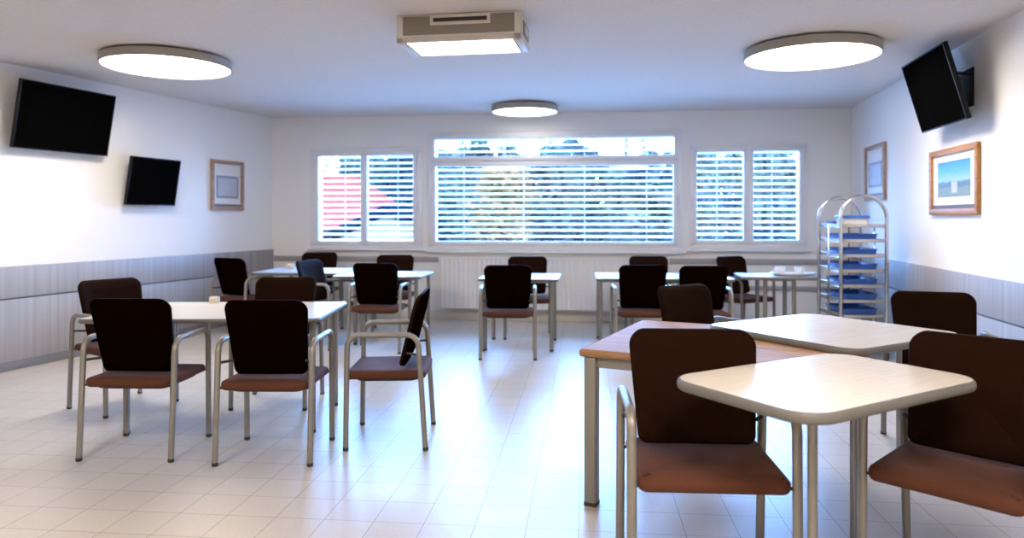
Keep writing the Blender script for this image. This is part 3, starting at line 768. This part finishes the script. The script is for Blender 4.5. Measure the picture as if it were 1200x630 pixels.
for x in (.5, 1.2, 1.9):
    bm = bmesh.new(); box(bm, x, x + .4, -.93, -.88, .25, .95); wn = obj('house_window', bm, M['houseglass'], hs, smooth=False)
    bm = bmesh.new(); frame4(bm, x - .03, x + .43, .22, .98, .05, -.96, -.92, .004); obj('house_window_frame', bm, M['upvc'], wn)
# trees
def tree(x, y, h, kind, seed, label, group):
    rnd = random.Random(seed); z0 = -.55
    t = thing('tree', label, 'tree', (x, y, z0), rnd.uniform(0, 6), group)
    bm = bmesh.new(); r = .02 * h + .04
    trunk = [(rnd.uniform(-.1, .1) * k, rnd.uniform(-.1, .1) * k, h * k / 6) for k in range(7)]
    tube(bm, trunk, [r * (1 - .14 * k) for k in range(7)], 10); obj('trunk', bm, M['bark'], t)
    bm = bmesh.new(); tips = []
    nb = 34
    for k in range(nb):
        f = .18 + .8 * k / nb; zc = h * f; i = min(5, int(f * 6)); fr = f * 6 - i
        b0 = Vector(trunk[i]).lerp(Vector(trunk[i + 1]), fr); a = rnd.uniform(0, 2 * PI)
        ln = (h * .23) * (1.05 - f) + .2 if kind == 'needle' else h * .15 * (1.25 - f) + .2
        up = -.12 if kind == 'needle' else .75
        p1 = b0 + Vector((math.cos(a), math.sin(a), up)) * ln * .5; p2 = b0 + Vector((math.cos(a + .2), math.sin(a + .2), up * 1.1)) * ln
        tube(bm, [b0, p1, p2], [r * .3 * (1 - f * .6), r * .2 * (1 - f * .6), .012], 6); tips += [b0.lerp(p1, .6), p1, p1.lerp(p2, .5), p2]
        for _ in range(3):
            q0 = b0.lerp(p2, rnd.uniform(.3, .9)); q1 = q0 + Vector((rnd.uniform(-.5, .5), rnd.uniform(-.5, .5), rnd.uniform(-.1, .6))) * ln * .6
            tube(bm, [q0, q1], [.018, .008], 5); tips += [q0.lerp(q1, .5), q1]
    obj('branches', bm, M['bark'] if kind == 'needle' else M['twig'], t)
    bm = bmesh.new(); n = {'needle': 9, 'bare': 2, 'yellow': 8}[kind]; s = {'needle': .20, 'bare': .10, 'yellow': .15}[kind]; sp = {'needle': .22, 'bare': .25, 'yellow': .30}[kind]
    for p_ in tips:
        for _ in range(n):
            c = p_ + Vector((rnd.gauss(0, sp), rnd.gauss(0, sp), rnd.gauss(0, sp * .7)))
            a = Vector((rnd.gauss(0, 1), rnd.gauss(0, 1), rnd.gauss(0, 1))).normalized(); b = a.orthogonal().normalized(); ss = s * rnd.uniform(.6, 1.3)
            m1 = bm.verts.new(c + a * ss); m2 = bm.verts.new(c + b * ss * .4 + a.cross(b) * ss * .08); m3 = bm.verts.new(c - a * ss); m4 = bm.verts.new(c - b * ss * .4 + a.cross(b) * ss * .08)
            bm.faces.new((m1, m2, m3, m4))
    obj('foliage', bm, M[{'needle': 'needle', 'bare': 'twig', 'yellow': 'yellow'}[kind]], t, smooth=False)
GTR = 'trees beyond the window blinds'
spots = []
for row, (yy, xa, n_, st) in enumerate(((29.5, -1.2, 5, 3.4), (34.0, -8.9, 7, 3.5), (38.5, -11.0, 8, 3.6))):
    for k in range(n_):
        bare = (k + row) % 2 == 1
        spots.append((xa + st * k + random.uniform(-.15, .15), yy + random.uniform(-.2, .2), (6.6 if bare else 5.0) + .35 * row + random.uniform(-.4, .5), 'bare' if bare else 'needle'))
for k, (x, y, h, kd) in enumerate(spots):
    tree(x, y, h, kd, 100 + k, 'dense blue green tree beyond the blinds' if kd == 'needle' else 'bare grey tree beyond the blinds', GTR + (', dense' if kd == 'needle' else ', bare'))
rnd = random.Random(3); bm = bmesh.new()
for k in range(46):
    x = -10.2 + k * .66 + rnd.uniform(-.3, .3); y = 45 + rnd.uniform(-1.5, 1.5); h = rnd.uniform(5.3, 6.5)
    tube(bm, [(x, y, -.55), (x + rnd.uniform(-.3, .3), y, h * .9)], [.09, .03], 6)
    for q in range(620):
        f = rnd.random(); c = Vector((x + rnd.gauss(0, .25 + .4 * (1.1 - f)), y + rnd.gauss(0, .5), -.5 + h * f))
        a = Vector((rnd.gauss(0, 1), rnd.gauss(0, 1), rnd.gauss(0, 1))).normalized(); b = a.orthogonal().normalized(); ss = rnd.uniform(.16, .42)
        bm.faces.new([bm.verts.new(c + v) for v in (a * ss, b * ss * .5, -a * ss, -b * ss * .5)])
tl = tag(obj('treeline', bm, M['needle'], smooth=False), 'far wall of blue green trees closing the view behind the windows', 'treeline'); tl['kind'] = 'stuff'
tree(-.35, 24, 3.5, 'yellow', 55, 'small yellow autumn tree seen through the middle window', None)

# ------------------------------------------------------------------ light, sky, camera
wd = bpy.data.worlds.new('sky'); sc.world = wd; wd.use_nodes = True
bg = wd.node_tree.nodes['Background']; bg.inputs['Color'].default_value = (*SKY_COL, 1); bg.inputs['Strength'].default_value = SKY
# portals guide sampling of the daylight through the three windows
for i, o in enumerate(openings):
    u0, u1, z0, z1 = o; L = bpy.data.lights.new('window_daylight', 'AREA'); L.shape = 'RECTANGLE'; L.size = u1 - u0; L.size_y = z1 - z0
    L.cycles.is_portal = True
    lo = bpy.data.objects.new('window_daylight', L); C.objects.link(lo)
    c = BL + U * ((u0 + u1) / 2) + NB * .29; lo.location = (c.x, c.y, (z0 + z1) / 2)
    lo.rotation_euler = (R(-90), 0, BACK_ANG)

cam = bpy.data.cameras.new('camera'); co = bpy.data.objects.new('camera', cam); C.objects.link(co)
co.location = (0, 0, CAM_H); co.rotation_euler = (R(90), 0, 0)
cam.sensor_fit = 'HORIZONTAL'; cam.sensor_width = 36; cam.lens = 36 * FOC / 1200
cam.shift_y = -(315 - 255) / 1200
cam.dof.use_dof = True; cam.dof.focus_distance = 3.6; cam.dof.aperture_fstop = 1.7
sc.camera = co
sc.cycles.use_denoising = True
sc.cycles.max_bounces = 8; sc.cycles.diffuse_bounces = 5; sc.cycles.sample_clamp_indirect = 6
vs = sc.view_settings
vs.view_transform = 'Standard'; vs.look = 'None'; vs.gamma = 1.0; vs.use_curve_mapping = False; vs.exposure = 0.62
